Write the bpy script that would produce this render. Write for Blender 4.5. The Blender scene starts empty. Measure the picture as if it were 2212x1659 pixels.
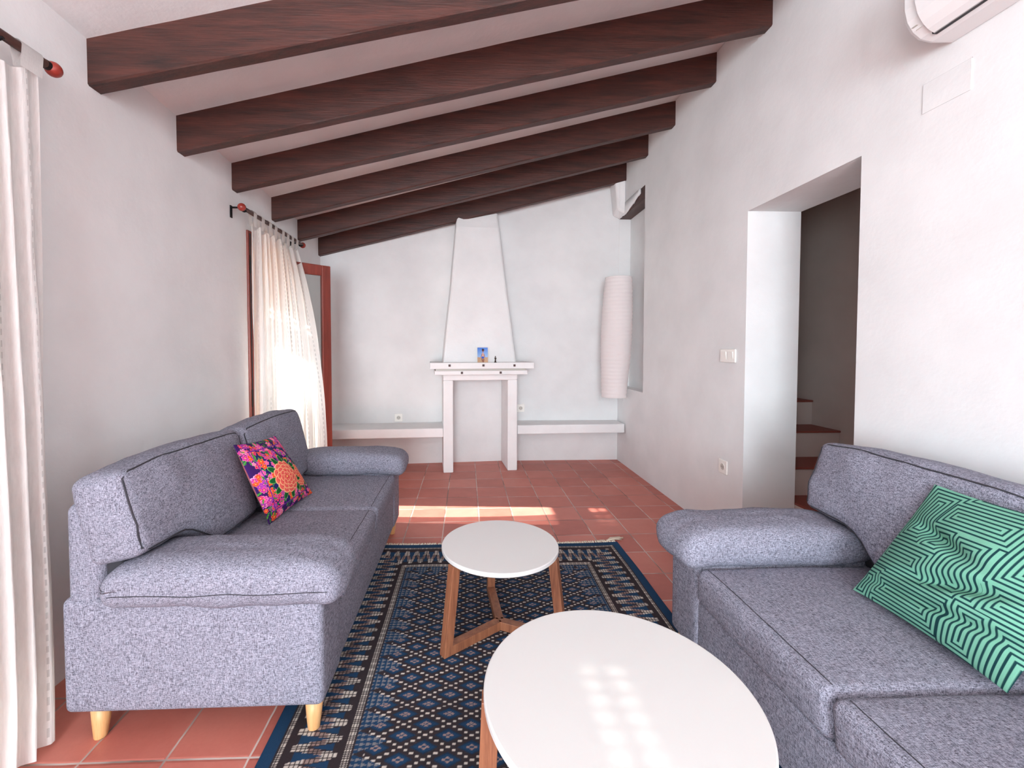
import bpy, math, random
import numpy as np
from mathutils import Vector, Matrix, noise as mnoise
from mathutils.bvhtree import BVHTree

SC = bpy.context.scene
COL = SC.collection
R = math.radians
rng = np.random.default_rng(7)
random.seed(7)

# ------------------------------------------------------------------ camera
cam_d = bpy.data.cameras.new('camera')
cam = bpy.data.objects.new('camera', cam_d)
COL.objects.link(cam)
cam_d.sensor_fit = 'HORIZONTAL'
cam_d.sensor_width = 36.0
cam_d.lens = 928.0 / 2212.0 * 36.0
cam_d.shift_x = (1106.0 - 1044.0) / 2212.0
cam_d.shift_y = -(829.5 - 781.0) / 2212.0
cam_d.clip_start = 0.05
yaw, pit = R(2.24), R(1.82)
fw = Vector((math.sin(yaw) * math.cos(pit), math.cos(yaw) * math.cos(pit), -math.sin(pit)))
rt = Vector((math.cos(yaw), -math.sin(yaw), 0))
up = rt.cross(fw)
cam.matrix_world = Matrix(((rt.x, up.x, -fw.x, 0), (rt.y, up.y, -fw.y, 0), (rt.z, up.z, -fw.z, 1.2), (0, 0, 0, 1)))
SC.camera = cam

# ------------------------------------------------------------------ light
SC.view_settings.view_transform = 'Standard'
SC.view_settings.look = 'None'
SC.view_settings.gamma = 1.0
SC.view_settings.exposure = 0.3
SC.view_settings.use_curve_mapping = False
SC.cycles.max_bounces = 12
SC.cycles.diffuse_bounces = 8
SC.cycles.glossy_bounces = 4
SC.cycles.transparent_max_bounces = 16
SC.cycles.sample_clamp_indirect = 6.0
SC.cycles.caustics_reflective = False
SC.cycles.caustics_refractive = False

world = bpy.data.worlds.new('sky')
SC.world = world
world.use_nodes = True
wb = world.node_tree.nodes['Background']
wb.inputs['Color'].default_value = (0.72, 0.85, 1.0, 1)
wb.inputs['Strength'].default_value = 4.0

sun_d = bpy.data.lights.new('sun', 'SUN')
sun_d.energy = 26.0
sun_d.angle = R(0.6)
sun_d.color = (1.0, 0.94, 0.85)
sun = bpy.data.objects.new('sun', sun_d)
COL.objects.link(sun)
SUN_DIR = Vector((1.0, -0.067, -0.624)).normalized()
sun.rotation_euler = SUN_DIR.to_track_quat('-Z', 'Y').to_euler()
sun.location = (-6, 3, 5)


def daylight(name, loc, direction, sx, sy, power, color):
    d = bpy.data.lights.new(name, 'AREA')
    d.shape = 'RECTANGLE'
    d.size, d.size_y = sx, sy
    d.energy = power
    d.color = color
    o = bpy.data.objects.new(name, d)
    COL.objects.link(o)
    o.location = loc
    o.rotation_euler = Vector(direction).to_track_quat('-Z', 'Z').to_euler()
    return o


# daylight coming in at the glazed openings of the room's rear half and at the far door
daylight('daylight_rear', (-0.45, -3.42, 1.25), (0, 1, 0), 1.6, 1.9, 195, (0.86, 0.95, 1.0))
daylight('daylight_left', (-1.74, -2.0, 1.2), (1, 0, 0), 1.4, 1.8, 72, (0.78, 0.945, 1.0))
daylight('daylight_far_door', (-1.80, 3.16, 0.60), (1, 0, 0), 0.36, 1.1, 12, (0.95, 0.98, 1.0))

# ------------------------------------------------------------------ helpers


def lin(r, g=None, b=None):
    if g is None:
        r, g, b = r
    f = lambda c: (c / 255.0) / 12.92 if c <= 10 else (((c / 255.0) + 0.055) / 1.055) ** 2.4
    return (f(r), f(g), f(b), 1.0)


class NT:
    """small wrapper for building node materials"""

    def __init__(self, name):
        self.m = bpy.data.materials.new(name)
        self.m.use_nodes = True
        self.t = self.m.node_tree
        self.b = self.t.nodes['Principled BSDF']
        self.out = self.t.nodes['Material Output']

    def n(self, typ, **kw):
        nd = self.t.nodes.new(typ)
        for k, v in kw.items():
            if k.startswith('i_'):
                key = k[2:]
                key = int(key) if key.isdigit() else key.replace('_', ' ')
                nd.inputs[key].default_value = v
            else:
                setattr(nd, k, v)
        return nd

    def l(self, a, b):
        self.t.links.new(a, b)

    def math(self, op, a, b=None, clamp=False):
        nd = self.t.nodes.new('ShaderNodeMath')
        nd.operation = op
        nd.use_clamp = clamp
        for i, v in enumerate((a, b)):
            if v is None:
                continue
            if isinstance(v, (int, float)):
                nd.inputs[i].default_value = v
            else:
                self.l(v, nd.inputs[i])
        return nd.outputs[0]

    def coords(self, kind='Object', scale=(1, 1, 1), rot=(0, 0, 0)):
        tc = self.n('ShaderNodeTexCoord')
        mp = self.n('ShaderNodeMapping')
        mp.inputs['Scale'].default_value = scale
        mp.inputs['Rotation'].default_value = rot
        self.l(tc.outputs[kind], mp.inputs['Vector'])
        return mp.outputs['Vector']

    def noise(self, vec, scale=5, detail=4, rough=0.5):
        nd = self.n('ShaderNodeTexNoise')
        nd.inputs['Scale'].default_value = scale
        nd.inputs['Detail'].default_value = detail
        nd.inputs['Roughness'].default_value = rough
        if vec is not None:
            self.l(vec, nd.inputs['Vector'])
        return nd.outputs['Fac']

    def ramp(self, fac, stops):
        nd = self.n('ShaderNodeValToRGB')
        cr = nd.color_ramp
        while len(cr.elements) < len(stops):
            cr.elements.new(0.5)
        for e, (p, c) in zip(cr.elements, stops):
            e.position = p
            e.color = c
        self.l(fac, nd.inputs['Fac'])
        return nd.outputs['Color']

    def mix(self, fac, a, b, mode='MIX'):
        nd = self.n('ShaderNodeMix')
        nd.data_type = 'RGBA'
        nd.blend_type = mode
        for sock, v in ((nd.inputs[0], fac), (nd.inputs[6], a), (nd.inputs[7], b)):
            if isinstance(v, (int, float, tuple)):
                sock.default_value = v
            else:
                self.l(v, sock)
        return nd.outputs[2]

    def bump(self, h, strength=0.3, dist=0.01):
        nd = self.n('ShaderNodeBump')
        nd.inputs['Strength'].default_value = strength
        nd.inputs['Distance'].default_value = dist
        self.l(h, nd.inputs['Height'])
        self.l(nd.outputs['Normal'], self.b.inputs['Normal'])
        return nd

    def col(self, c):
        if isinstance(c, tuple):
            self.b.inputs['Base Color'].default_value = c
        else:
            self.l(c, self.b.inputs['Base Color'])

    def rough(self, v):
        self.b.inputs['Roughness'].default_value = v


def plain(name, rgb, rough=0.5, metal=0.0, spec=0.5):
    t = NT(name)
    t.col(lin(*rgb))
    t.rough(rough)
    t.b.inputs['Metallic'].default_value = metal
    t.b.inputs['Specular IOR Level'].default_value = spec
    return t.m


def plaster(name, rgb, bump=0.18):
    t = NT(name)
    v = t.coords('Object')
    a = t.noise(v, 3.0, 5, 0.55)
    b = t.noise(v, 38.0, 4, 0.6)
    c0 = lin(*rgb)
    c1 = lin(*[max(0, k - 9) for k in rgb])
    t.col(t.ramp(a, [(0.3, c1), (0.65, c0)]))
    t.rough(0.85)
    t.b.inputs['Specular IOR Level'].default_value = 0.25
    h = t.math('ADD', t.math('MULTIPLY', a, 2.5), t.math('MULTIPLY', b, 0.35))
    t.bump(h, bump, 0.012)
    return t.m


def wood(name, dark, light, axis=0, scale=1.0, rough=0.5, bump=0.2):
    t = NT(name)
    s = [9 * scale] * 3
    s[axis] = 0.9 * scale
    v = t.coords('Object', tuple(s))
    a = t.noise(v, 2.2, 6, 0.62)
    s2 = [60 * scale] * 3
    s2[axis] = 2.5 * scale
    b = t.noise(t.coords('Object', tuple(s2)), 2.0, 4, 0.6)
    f = t.math('ADD', t.math('MULTIPLY', a, 0.65), t.math('MULTIPLY', b, 0.35))
    t.col(t.ramp(f, [(0.33, lin(*dark)), (0.68, lin(*light))]))
    t.rough(rough)
    t.bump(b, bump, 0.003)
    return t.m


def fabric(name, dark, light, sc=1.0, bump=0.4):
    t = NT(name)
    a = t.noise(t.coords('Object', (75 * sc, 480 * sc, 480 * sc)), 1.0, 2, 0.6)
    b = t.noise(t.coords('Object', (480 * sc, 480 * sc, 85 * sc)), 1.0, 2, 0.6)
    c = t.noise(t.coords('Object', (480 * sc, 85 * sc, 480 * sc)), 1.0, 2, 0.6)
    f = t.math('DIVIDE', t.math('ADD', t.math('ADD', a, b), c), 3.0)
    t.col(t.ramp(f, [(0.39, lin(*dark)), (0.61, lin(*light))]))
    t.rough(0.95)
    t.b.inputs['Specular IOR Level'].default_value = 0.15
    w = t.noise(t.coords('Object', (1, 1, 1)), 9.0, 3, 0.5)
    w2 = t.noise(t.coords('Object', (1, 1, 1)), 26.0, 3, 0.55)
    wsum = t.math('ADD', t.math('MULTIPLY', w, 1.3), t.math('MULTIPLY', w2, 0.45))
    t.bump(t.math('ADD', t.math('MULTIPLY', f, 0.25), wsum), bump, 0.012)
    return t.m


def vcol(name, rough=0.9, noise_scale=300, noise_amt=0.25, bump=0.3):
    t = NT(name)
    at = t.n('ShaderNodeAttribute', attribute_name='weave')
    nz = t.noise(t.coords('Object'), noise_scale, 2, 0.6)
    g = t.math('ADD', t.math('MULTIPLY', nz, noise_amt * 2), 1.0 - noise_amt)
    cm = t.n('ShaderNodeCombineColor')
    for i in range(3):
        t.l(g, cm.inputs[i])
    t.col(t.mix(1.0, at.outputs['Color'], cm.outputs['Color'], 'MULTIPLY'))
    t.rough(rough)
    t.b.inputs['Specular IOR Level'].default_value = 0.15
    t.bump(nz, bump, 0.002)
    return t.m


def sheer(name, rgb, see=0.18, trans=0.5, lines=14.0):
    t = NT(name)
    tc = t.n('ShaderNodeTexCoord')
    sp = t.n('ShaderNodeSeparateXYZ')
    t.l(tc.outputs['UV'], sp.inputs[0])
    u, v = sp.outputs[0], sp.outputs[1]
    fu = t.math('FRACT', t.math('MULTIPLY', u, lines))
    fv = t.math('FRACT', t.math('MULTIPLY', v, 60.0))
    stripe = t.math('LESS_THAN', t.math('ABSOLUTE', t.math('SUBTRACT', fu, 0.5)), 0.022)
    dash = t.math('LESS_THAN', fv, 0.55)
    m = t.math('MULTIPLY', stripe, dash)
    nz = t.noise(t.coords('UV', (260, 30, 1)), 1.0, 3, 0.6)
    cl = t.ramp(nz, [(0.3, lin(*[k - 12 for k in rgb])), (0.7, lin(*rgb))])
    cl = t.mix(m, cl, lin(*[int(k * 0.86) for k in rgb]))
    df = t.n('ShaderNodeBsdfDiffuse')
    tr = t.n('ShaderNodeBsdfTranslucent')
    tp = t.n('ShaderNodeBsdfTransparent')
    bp = t.n('ShaderNodeBump')
    bp.inputs['Strength'].default_value = 0.6
    bp.inputs['Distance'].default_value = 0.008
    cr = t.noise(t.coords('UV', (90, 7, 1)), 1.0, 5, 0.65)
    t.l(cr, bp.inputs['Height'])
    t.l(cl, df.inputs['Color'])
    t.l(cl, tr.inputs['Color'])
    t.l(bp.outputs[0], df.inputs['Normal'])
    t.l(bp.outputs[0], tr.inputs['Normal'])
    m1 = t.n('ShaderNodeMixShader')
    m1.inputs[0].default_value = trans
    t.l(df.outputs[0], m1.inputs[1])
    t.l(tr.outputs[0], m1.inputs[2])
    m2 = t.n('ShaderNodeMixShader')
    m2.inputs[0].default_value = see
    t.l(m1.outputs[0], m2.inputs[1])
    t.l(tp.outputs[0], m2.inputs[2])
    t.l(m2.outputs[0], t.out.inputs['Surface'])
    return t.m


def glass_pane(name):
    t = NT(name)
    tp = t.n('ShaderNodeBsdfTransparent')
    tp.inputs['Color'].default_value = (0.93, 0.96, 0.95, 1)
    gl = t.n('ShaderNodeBsdfGlossy')
    gl.inputs['Roughness'].default_value = 0.02
    fr = t.n('ShaderNodeFresnel')
    fr.inputs['IOR'].default_value = 1.5
    mx = t.n('ShaderNodeMixShader')
    t.l(fr.outputs[0], mx.inputs[0])
    t.l(tp.outputs[0], mx.inputs[1])
    t.l(gl.outputs[0], mx.inputs[2])
    t.l(mx.outputs[0], t.out.inputs['Surface'])
    return t.m


def translucent(name, rgb, fac=0.5, rough=0.8):
    t = NT(name)
    df = t.n('ShaderNodeBsdfDiffuse')
    tr = t.n('ShaderNodeBsdfTranslucent')
    df.inputs['Color'].default_value = lin(*rgb)
    tr.inputs['Color'].default_value = lin(*rgb)
    mx = t.n('ShaderNodeMixShader')
    mx.inputs[0].default_value = fac
    t.l(df.outputs[0], mx.inputs[1])
    t.l(tr.outputs[0], mx.inputs[2])
    t.l(mx.outputs[0], t.out.inputs['Surface'])
    return t.m


def tile_material(name, s, x0, y0):
    t = NT(name)
    tc = t.n('ShaderNodeTexCoord')
    sp = t.n('ShaderNodeSeparateXYZ')
    t.l(tc.outputs['Object'], sp.inputs[0])
    gx = t.math('DIVIDE', t.math('SUBTRACT', sp.outputs[0], x0), s)
    gy = t.math('DIVIDE', t.math('SUBTRACT', sp.outputs[1], y0), s)
    wob = t.noise(t.coords('Object'), 14.0, 2, 0.5)
    wv = t.math('MULTIPLY', t.math('SUBTRACT', wob, 0.5), 0.02)
    fx = t.math('ABSOLUTE', t.math('SUBTRACT', t.math('FRACT', t.math('ADD', t.math('ADD', gx, wv), 0.5)), 0.5))
    fy = t.math('ABSOLUTE', t.math('SUBTRACT', t.math('FRACT', t.math('ADD', t.math('ADD', gy, wv), 0.5)), 0.5))
    d = t.math('MINIMUM', fx, fy)
    grout = t.math('LESS_THAN', d, 0.0125)
    edge = t.ramp(d, [(0.010, (0, 0, 0, 1)), (0.035, (1, 1, 1, 1))])
    cmb = t.n('ShaderNodeCombineXYZ')
    t.l(t.math('FLOOR', gx), cmb.inputs[0])
    t.l(t.math('FLOOR', gy), cmb.inputs[1])
    wn = t.n('ShaderNodeTexWhiteNoise', noise_dimensions='2D')
    t.l(cmb.outputs[0], wn.inputs['Vector'])
    big = t.noise(t.coords('Object'), 7.0, 5, 0.6)
    fine = t.noise(t.coords('Object'), 90.0, 3, 0.6)
    f = t.math('ADD', t.math('ADD', t.math('MULTIPLY', wn.outputs[0], 0.35), t.math('MULTIPLY', big, 0.45)), t.math('MULTIPLY', fine, 0.2))
    tile = t.ramp(f, [(0.25, lin(164, 90, 78)), (0.5, lin(184, 106, 93)), (0.8, lin(198, 124, 110))])
    gcol = t.ramp(t.noise(t.coords('Object'), 2.5, 3, 0.6), [(0.40, lin(120, 98, 90)), (0.56, lin(196, 180, 172))])
    t.col(t.mix(grout, tile, gcol))
    rg = t.math('ADD', t.math('MULTIPLY', fine, 0.22), 0.34)
    t.l(t.math('ADD', rg, t.math('MULTIPLY', grout, 0.3), True), t.b.inputs['Roughness'])
    t.b.inputs['Specular IOR Level'].default_value = 0.45
    sep = t.n('ShaderNodeSeparateColor')
    t.l(edge, sep.inputs[0])
    t.bump(t.math('ADD', t.math('MULTIPLY', sep.outputs[0], 0.8), t.math('MULTIPLY', big, 0.5)), 0.35, 0.004)
    return t.m


# ------------------------------------------------------------------ mesh builder


class MB:
    def __init__(self):
        self.v, self.f = [], []

    def add(self, vs, fs):
        o = len(self.v)
        self.v += [tuple(p) for p in vs]
        self.f += [tuple(i + o for i in f) for f in fs]
        return self

    def box(self, x0, x1, y0, y1, z0, z1):
        return self.hexa([(x0, y0, z0), (x1, y0, z0), (x1, y1, z0), (x0, y1, z0), (x0, y0, z1), (x1, y0, z1), (x1, y1, z1), (x0, y1, z1)])

    def hexa(self, p):
        return self.add(p, [(0, 3, 2, 1), (4, 5, 6, 7), (0, 1, 5, 4), (1, 2, 6, 5), (2, 3, 7, 6), (3, 0, 4, 7)])

    def rings(self, rings, cap=True, close=True):
        n = len(rings[0])
        vs = [p for r in rings for p in r]
        fs = []
        for i in range(len(rings) - 1):
            for j in range(n if close else n - 1):
                k = (j + 1) % n
                fs.append((i * n + j, i * n + k, (i + 1) * n + k, (i + 1) * n + j))
        if cap:
            fs.append(tuple(reversed(range(n))))
            fs.append(tuple((len(rings) - 1) * n + j for j in range(n)))
        return self.add(vs, fs)

    def tube(self, path, r, n=8, closed=False):
        path = [Vector(p) for p in path]
        m = len(path)
        rr = r if isinstance(r, (list, tuple)) else [r] * m
        rings = []
        for i, p in enumerate(path):
            a = path[(i - 1) % m] if (closed or i > 0) else path[0]
            b = path[(i + 1) % m] if (closed or i < m - 1) else path[-1]
            d = (b - a).normalized()
            ref = Vector((0, 0, 1)) if abs(d.z) < 0.9 else Vector((1, 0, 0))
            u = d.cross(ref).normalized()
            w = u.cross(d)
            rings.append([p + (u * math.cos(2 * math.pi * k / n) + w * math.sin(2 * math.pi * k / n)) * rr[i] for k in range(n)])
        if closed:
            rings.append(rings[0])
            return self.rings(rings, cap=False)
        return self.rings(rings)

    def lathe(self, prof, c=(0, 0, 0), n=24):
        rings = []
        for r, z in prof:
            rings.append([(c[0] + r * math.cos(2 * math.pi * k / n), c[1] + r * math.sin(2 * math.pi * k / n), c[2] + z) for k in range(n)])
        return self.rings(rings)

    def ball(self, c, r, n=14, sz=(1, 1, 1)):
        rings = []
        for i in range(1, n):
            a = math.pi * i / n
            rings.append([(c[0] + sz[0] * r * math.sin(a) * math.cos(2 * math.pi * k / (2 * n)), c[1] + sz[1] * r * math.sin(a) * math.sin(2 * math.pi * k / (2 * n)), c[2] - sz[2] * r * math.cos(a)) for k in range(2 * n)])
        return self.rings(rings)

    def build(self, name, mat, parent=None, smooth=False, bevel=0.0, seg=2, loc=None):
        me = bpy.data.meshes.new(name)
        me.from_pydata(self.v, [], self.f)
        me.materials.append(mat)
        me.validate()
        o = bpy.data.objects.new(name, me)
        COL.objects.link(o)
        if parent:
            o.parent = parent
        if loc:
            o.location = loc
        if smooth:
            me.polygons.foreach_set('use_smooth', [True] * len(me.polygons))
        if bevel:
            b = o.modifiers.new('bevel', 'BEVEL')
            b.width = bevel
            b.segments = seg
            b.limit_method = 'ANGLE'
            b.angle_limit = R(40)
            b.harden_normals = False
        return o


def grid_mesh(P, name, mat, parent=None, color=None, uv=False, smooth=True, extra=None):
    """P: (n, m, 3) array of points -> one quad grid; color: (n, m, 3) linear point colours"""
    n, m = P.shape[:2]
    vs = P.reshape(-1, 3).astype(np.float32)
    idx = np.arange(n * m).reshape(n, m)
    q = np.stack([idx[:-1, :-1], idx[:-1, 1:], idx[1:, 1:], idx[1:, :-1]], -1).reshape(-1, 4)
    if extra is not None:
        q = np.concatenate([q, extra], 0)
    me = bpy.data.meshes.new(name)
    me.vertices.add(len(vs))
    me.vertices.foreach_set('co', vs.ravel())
    me.loops.add(q.size)
    me.loops.foreach_set('vertex_index', q.ravel().astype(np.int32))
    me.polygons.add(len(q))
    me.polygons.foreach_set('loop_start', (np.arange(len(q)) * 4).astype(np.int32))
    me.polygons.foreach_set('use_smooth', np.full(len(q), smooth))
    me.update(calc_edges=True)
    if color is not None:
        ca = me.color_attributes.new('weave', 'FLOAT_COLOR', 'POINT')
        c = np.ones((n * m, 4), np.float32)
        c[:, :3] = color.reshape(-1, 3)
        ca.data.foreach_set('color', c.ravel())
    if uv:
        ul = me.uv_layers.new(name='UVMap')
        uu, vv = np.meshgrid(np.linspace(0, 1, m), np.linspace(0, 1, n))
        t = np.stack([uu.ravel(), vv.ravel()], -1)[q.ravel()].astype(np.float32)
        ul.data.foreach_set('uv', t.ravel())
    me.materials.append(mat)
    me.validate()
    o = bpy.data.objects.new(name, me)
    COL.objects.link(o)
    if parent:
        o.parent = parent
    return o


def tag(o, label=None, cat=None, group=None, kind=None):
    if label:
        o['label'] = label
    if cat:
        o['category'] = cat
    if group:
        o['group'] = group
    if kind:
        o['kind'] = kind
    return o


def thing(name, label, cat, loc=(0, 0, 0), rz=0.0, group=None):
    o = bpy.data.objects.new(name, None)
    COL.objects.link(o)
    o.empty_display_size = 0.1
    o.location = loc
    o.rotation_euler = (0, 0, rz)
    return tag(o, label, cat, group)


def struct(o, label=None):
    o['kind'] = 'structure'
    if label:
        o['label'] = label
    return o


def nz(p, s=1.0):
    return mnoise.noise(Vector(p) * s)


# ------------------------------------------------------------------ materials
M = {}
M['wall'] = plaster('white_plaster', (228, 229, 229))
M['ceiling'] = plaster('ceiling_plaster', (222, 224, 224), 0.25)
M['masonry'] = plaster('white_painted_masonry', (232, 232, 232), 0.3)
M['stairwall'] = plaster('stairwell_plaster', (206, 190, 182))
M['tile'] = tile_material('terracotta_tiles', 0.2412, -0.637, 3.901)
M['tread'] = plain('terracotta_tread', (140, 70, 58), 0.5)
M['beam'] = wood('dark_stained_beam', (30, 15, 11), (86, 44, 35), 0, 1.6, 0.5, 0.6)
M['door_wood'] = wood('red_brown_door_wood', (104, 42, 34), (136, 62, 50), 2, 1.0, 0.35, 0.12)
M['shutter'] = translucent('roller_shutter_slats', (240, 206, 150), 0.35)
M['shutter_pale'] = translucent('pale_shutter_slats', (214, 208, 202), 0.12)
M['shutter_edge'] = plain('shutter_guide', (170, 120, 70), 0.5)
M['curtain'] = sheer('sheer_cotton', (246, 243, 238), 0.16, 0.3, 13.0)
M['curtain_near'] = sheer('crinkled_cotton', (240, 238, 236), 0.085, 0.35, 15.0)
M['black_metal'] = plain('black_iron', (28, 26, 28), 0.45, 0.6)
M['rod'] = wood('rod_wood', (54, 32, 28), (84, 52, 44), 1, 2.0, 0.4, 0.1)
M['finial'] = plain('finial_wood', (140, 48, 38), 0.3)
M['glass'] = glass_pane('thin_glass')
M['sofa'] = fabric('grey_melange_fabric', (66, 66, 77), (168, 169, 185))
M['piping'] = plain('charcoal_piping', (52, 51, 58), 0.9)
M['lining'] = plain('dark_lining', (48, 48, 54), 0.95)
M['leg_wood'] = wood('pale_leg_wood', (196, 146, 92), (222, 178, 126), 2, 3.0, 0.45, 0.1)
M['walnut'] = wood('walnut_table_wood', (104, 60, 42), (158, 104, 74), 2, 2.2, 0.45, 0.15)
M['table_top'] = plain('white_lacquer', (214, 214, 212), 0.3, 0.0, 0.5)
M['rug'] = vcol('woven_rug', 0.95, 420, 0.22, 0.4)
M['fringe'] = plain('cream_fringe', (214, 202, 184), 0.95)
M['embroidery'] = vcol('embroidered_cloth', 0.8, 700, 0.12, 0.5)
M['print'] = vcol('printed_cotton', 0.9, 500, 0.10, 0.3)
M['photo'] = vcol('photo_print', 0.4, 50, 0.02, 0.0)
M['paper'] = translucent('rice_paper', (244, 238, 237), 0.35)
M['thread'] = plain('white_thread', (226, 222, 220), 0.9)
M['plastic'] = plain('white_plastic', (238, 236, 230), 0.35)
M['plastic_grey'] = plain('socket_recess', (188, 184, 176), 0.4)
M['crack'] = plain('grey_crack', (140, 138, 138), 0.9)
M['dark'] = plain('dark_gap', (30, 28, 32), 0.6)
M['bronze'] = plain('dark_bronze', (62, 48, 40), 0.45, 0.5)
M['stud'] = plain('dark_brown_stud', (64, 34, 32), 0.5)
M['ac'] = plain('white_appliance', (222, 223, 223), 0.3)
M['ac_gloss'] = plain('glossy_white_flap', (224, 225, 225), 0.3)
M['bounce_ground'] = plain('pale_bounce_ground', (226, 222, 214), 0.8)

XL, XR = -1.46, 1.615
WT = 0.25           # left wall thickness
CEIL_L = lambda y: 2.46 - 0.0405 * y
CEIL_R = lambda y: 3.105
CEIL = lambda x, y: CEIL_L(y) + (CEIL_R(y) - CEIL_L(y)) * (x - XL) / (XR - XL)
YB = -3.4
NEAR_DOOR = (0.40, 1.36)
FAR_DOOR = (2.935, 3.375)
DOOR_H = 1.985

# ------------------------------------------------------------------ room shell
b = MB()
b.box(XL - 0.02, 2.8, YB - 0.2, 5.0, -0.12, 0.0)
struct(b.build('floor', M['tile']))

b = MB()
b.box(-9.0, XL - 0.02, -6, 9, -0.2, -0.03)  # unseen pale ground, added so bounced sunlight brightens the curtain's lower half
struct(b.build('trim_1', M['bounce_ground']), 'unseen pale ground added outside the glazed doors to brighten the curtain')


def wall_left():
    b = MB()
    x0, x1 = XL - WT, XL
    top = lambda y: CEIL_L(y) + 0.12
    openings = [(-2.7, -1.3, 0.25, 2.1), (NEAR_DOOR[0], NEAR_DOOR[1], 0, DOOR_H), (FAR_DOOR[0], FAR_DOOR[1], 0, DOOR_H)]
    ys = [YB - 0.2]
    for o in openings:
        ys += [o[0], o[1]]
    ys.append(4.75)
    for i in range(len(ys) - 1):
        a, c = ys[i], ys[i + 1]
        op = [o for o in openings if abs(o[0] - a) < 1e-6]
        segs = [(-0.02, None)]
        if op:
            segs = [(op[0][3], None)]
            if op[0][2] > 0:
                segs.append((-0.02, op[0][2]))
        for z0, z1 in segs:
            za, zc = (top(a), top(c)) if z1 is None else (z1, z1)
            b.hexa([(x0, a, z0), (x1, a, z0), (x1, c, z0), (x0, c, z0), (x0, a, za), (x1, a, za), (x1, c, zc), (x0, c, zc)])
    return struct(b.build('wall_left', M['wall']))


wall_left()


def wall_right():
    b = MB()
    x0, x1 = XR, XR + 0.315
    H = 3.3
    b.box(x0, x1, YB - 0.2, 1.72, -0.02, H)
    b.box(x0, x1, 1.72, 2.43, 1.985, H)
    b.box(x0, x1, 2.43, 3.868, -0.02, H)
    b.box(x0, x1, 3.868, 4.75, -0.02, 0.79)
    b.box(x0 + 0.122, x1, 3.868, 4.75, 0.79, 2.555)
    b.box(x0, x1, 3.868, 4.75, 2.555 + 0.12, H)
    return struct(b.build('wall_right', M['wall']))


wall_right()

b = MB()
b.hexa([(-1.75, 4.365, -0.02), (-0.1, 4.485, -0.02), (-0.1, 4.8, -0.02), (-1.75, 4.8, -0.02), (-1.75, 4.365, 3.3), (-0.1, 4.485, 3.3), (-0.1, 4.8, 3.3), (-1.75, 4.8, 3.3)])
b.hexa([(-0.1, 4.485, -0.02), (0.35, 4.525, -0.02), (0.35, 4.8, -0.02), (-0.1, 4.8, -0.02), (-0.1, 4.485, 3.3), (0.35, 4.525, 3.3), (0.35, 4.8, 3.3), (-0.1, 4.8, 3.3)])
b.box(0.35, 1.95, 4.525, 4.8, -0.02, 3.3)
struct(b.build('wall_back', M['wall']))

b = MB()   # rear wall with a wide glazed opening behind the camera
b.box(-1.8, -1.3, YB - 0.2, YB, -0.02, 3.3)
b.box(0.4, 1.95, YB - 0.2, YB, -0.02, 3.3)
b.box(-1.3, 0.4, YB - 0.2, YB, 2.2, 3.3)
b.box(-1.3, 0.4, YB - 0.2, YB, -0.02, 0.25)
struct(b.build('wall_rear', M['wall']))

b = MB()   # sloping ceiling slab
ny = 14
for i in range(ny):
    a = YB - 0.2 + (5.0 - YB + 0.2) * i / ny
    c = YB - 0.2 + (5.0 - YB + 0.2) * (i + 1) / ny
    xa, xb = XL - WT, XR + 0.32
    b.hexa([(xa, a, CEIL(xa, a)), (xb, a, CEIL(xb, a)), (xb, c, CEIL(xb, c)), (xa, c, CEIL(xa, c)),
            (xa, a, CEIL(xa, a) + 0.2), (xb, a, CEIL(xb, a) + 0.2), (xb, c, CEIL(xb, c) + 0.2), (xa, c, CEIL(xa, c) + 0.2)])
struct(b.build('ceiling', M['ceiling']))

# stairwell behind the right-hand doorway
b = MB()
b.box(2.52, 2.8, 0.9, 4.9, -0.02, 3.4)
b.box(XR + 0.315, 2.8, 0.7, 0.9, -0.02, 3.4)
b.box(XR + 0.315, 2.8, 4.6, 4.8, -0.02, 3.4)
b.box(XR + 0.30, 2.8, 0.7, 4.8, 3.3, 3.5)
struct(b.build('wall_stairwell', M['stairwall']))

# ------------------------------------------------------------------ ceiling beams
beam_y = [1.75, 2.26, 2.77, 3.315, 3.81, 4.33]
beam_zl = [2.207, 2.184, 2.178, 2.152, 2.126, 2.105]
beam_zr = [2.90, 2.908, 2.926, 2.928, 2.917, 2.899]
beam_lab = ['dark wooden ceiling beam nearest the camera, cut off by the top of the photo',
            'dark wooden ceiling beam second from the camera, its right end near the top edge',
            'dark wooden ceiling beam third from the camera',
            'dark wooden ceiling beam fourth from the camera, above the far curtain rod',
            'dark wooden ceiling beam fifth from the camera, next to last before the fireplace',
            'dark wooden ceiling beam farthest from the camera, crossing in front of the chimney hood']
for k in range(6):
    y0, y1 = beam_y[k], beam_y[k] + 0.066
    xa, xb = XL - 0.03, XR + 0.03
    rings = []
    n = 26
    for i in range(n + 1):
        s = i / n
        x = xa + (xb - xa) * s
        zb = beam_zl[k] + (beam_zr[k] - beam_zl[k]) * s
        zt = max(CEIL(x, y0), CEIL(x, y1)) + 0.02
        j = lambda q: 0.0022 * nz((x * 6, q * 3.7 + k * 11, k))
        c = 0.006
        rings.append([(x, y0 + j(1), zt), (x, y0 + j(2), zb + c), (x, y0 + c, zb + j(3)), (x, y1 - c, zb + j(4)), (x, y1 + j(5), zb + c), (x, y1 + j(6), zt)])
    o = MB().rings(rings).build('ceiling_beam', M['beam'])
    tag(o, beam_lab[k], 'beam', 'dark wooden ceiling beams')

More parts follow.
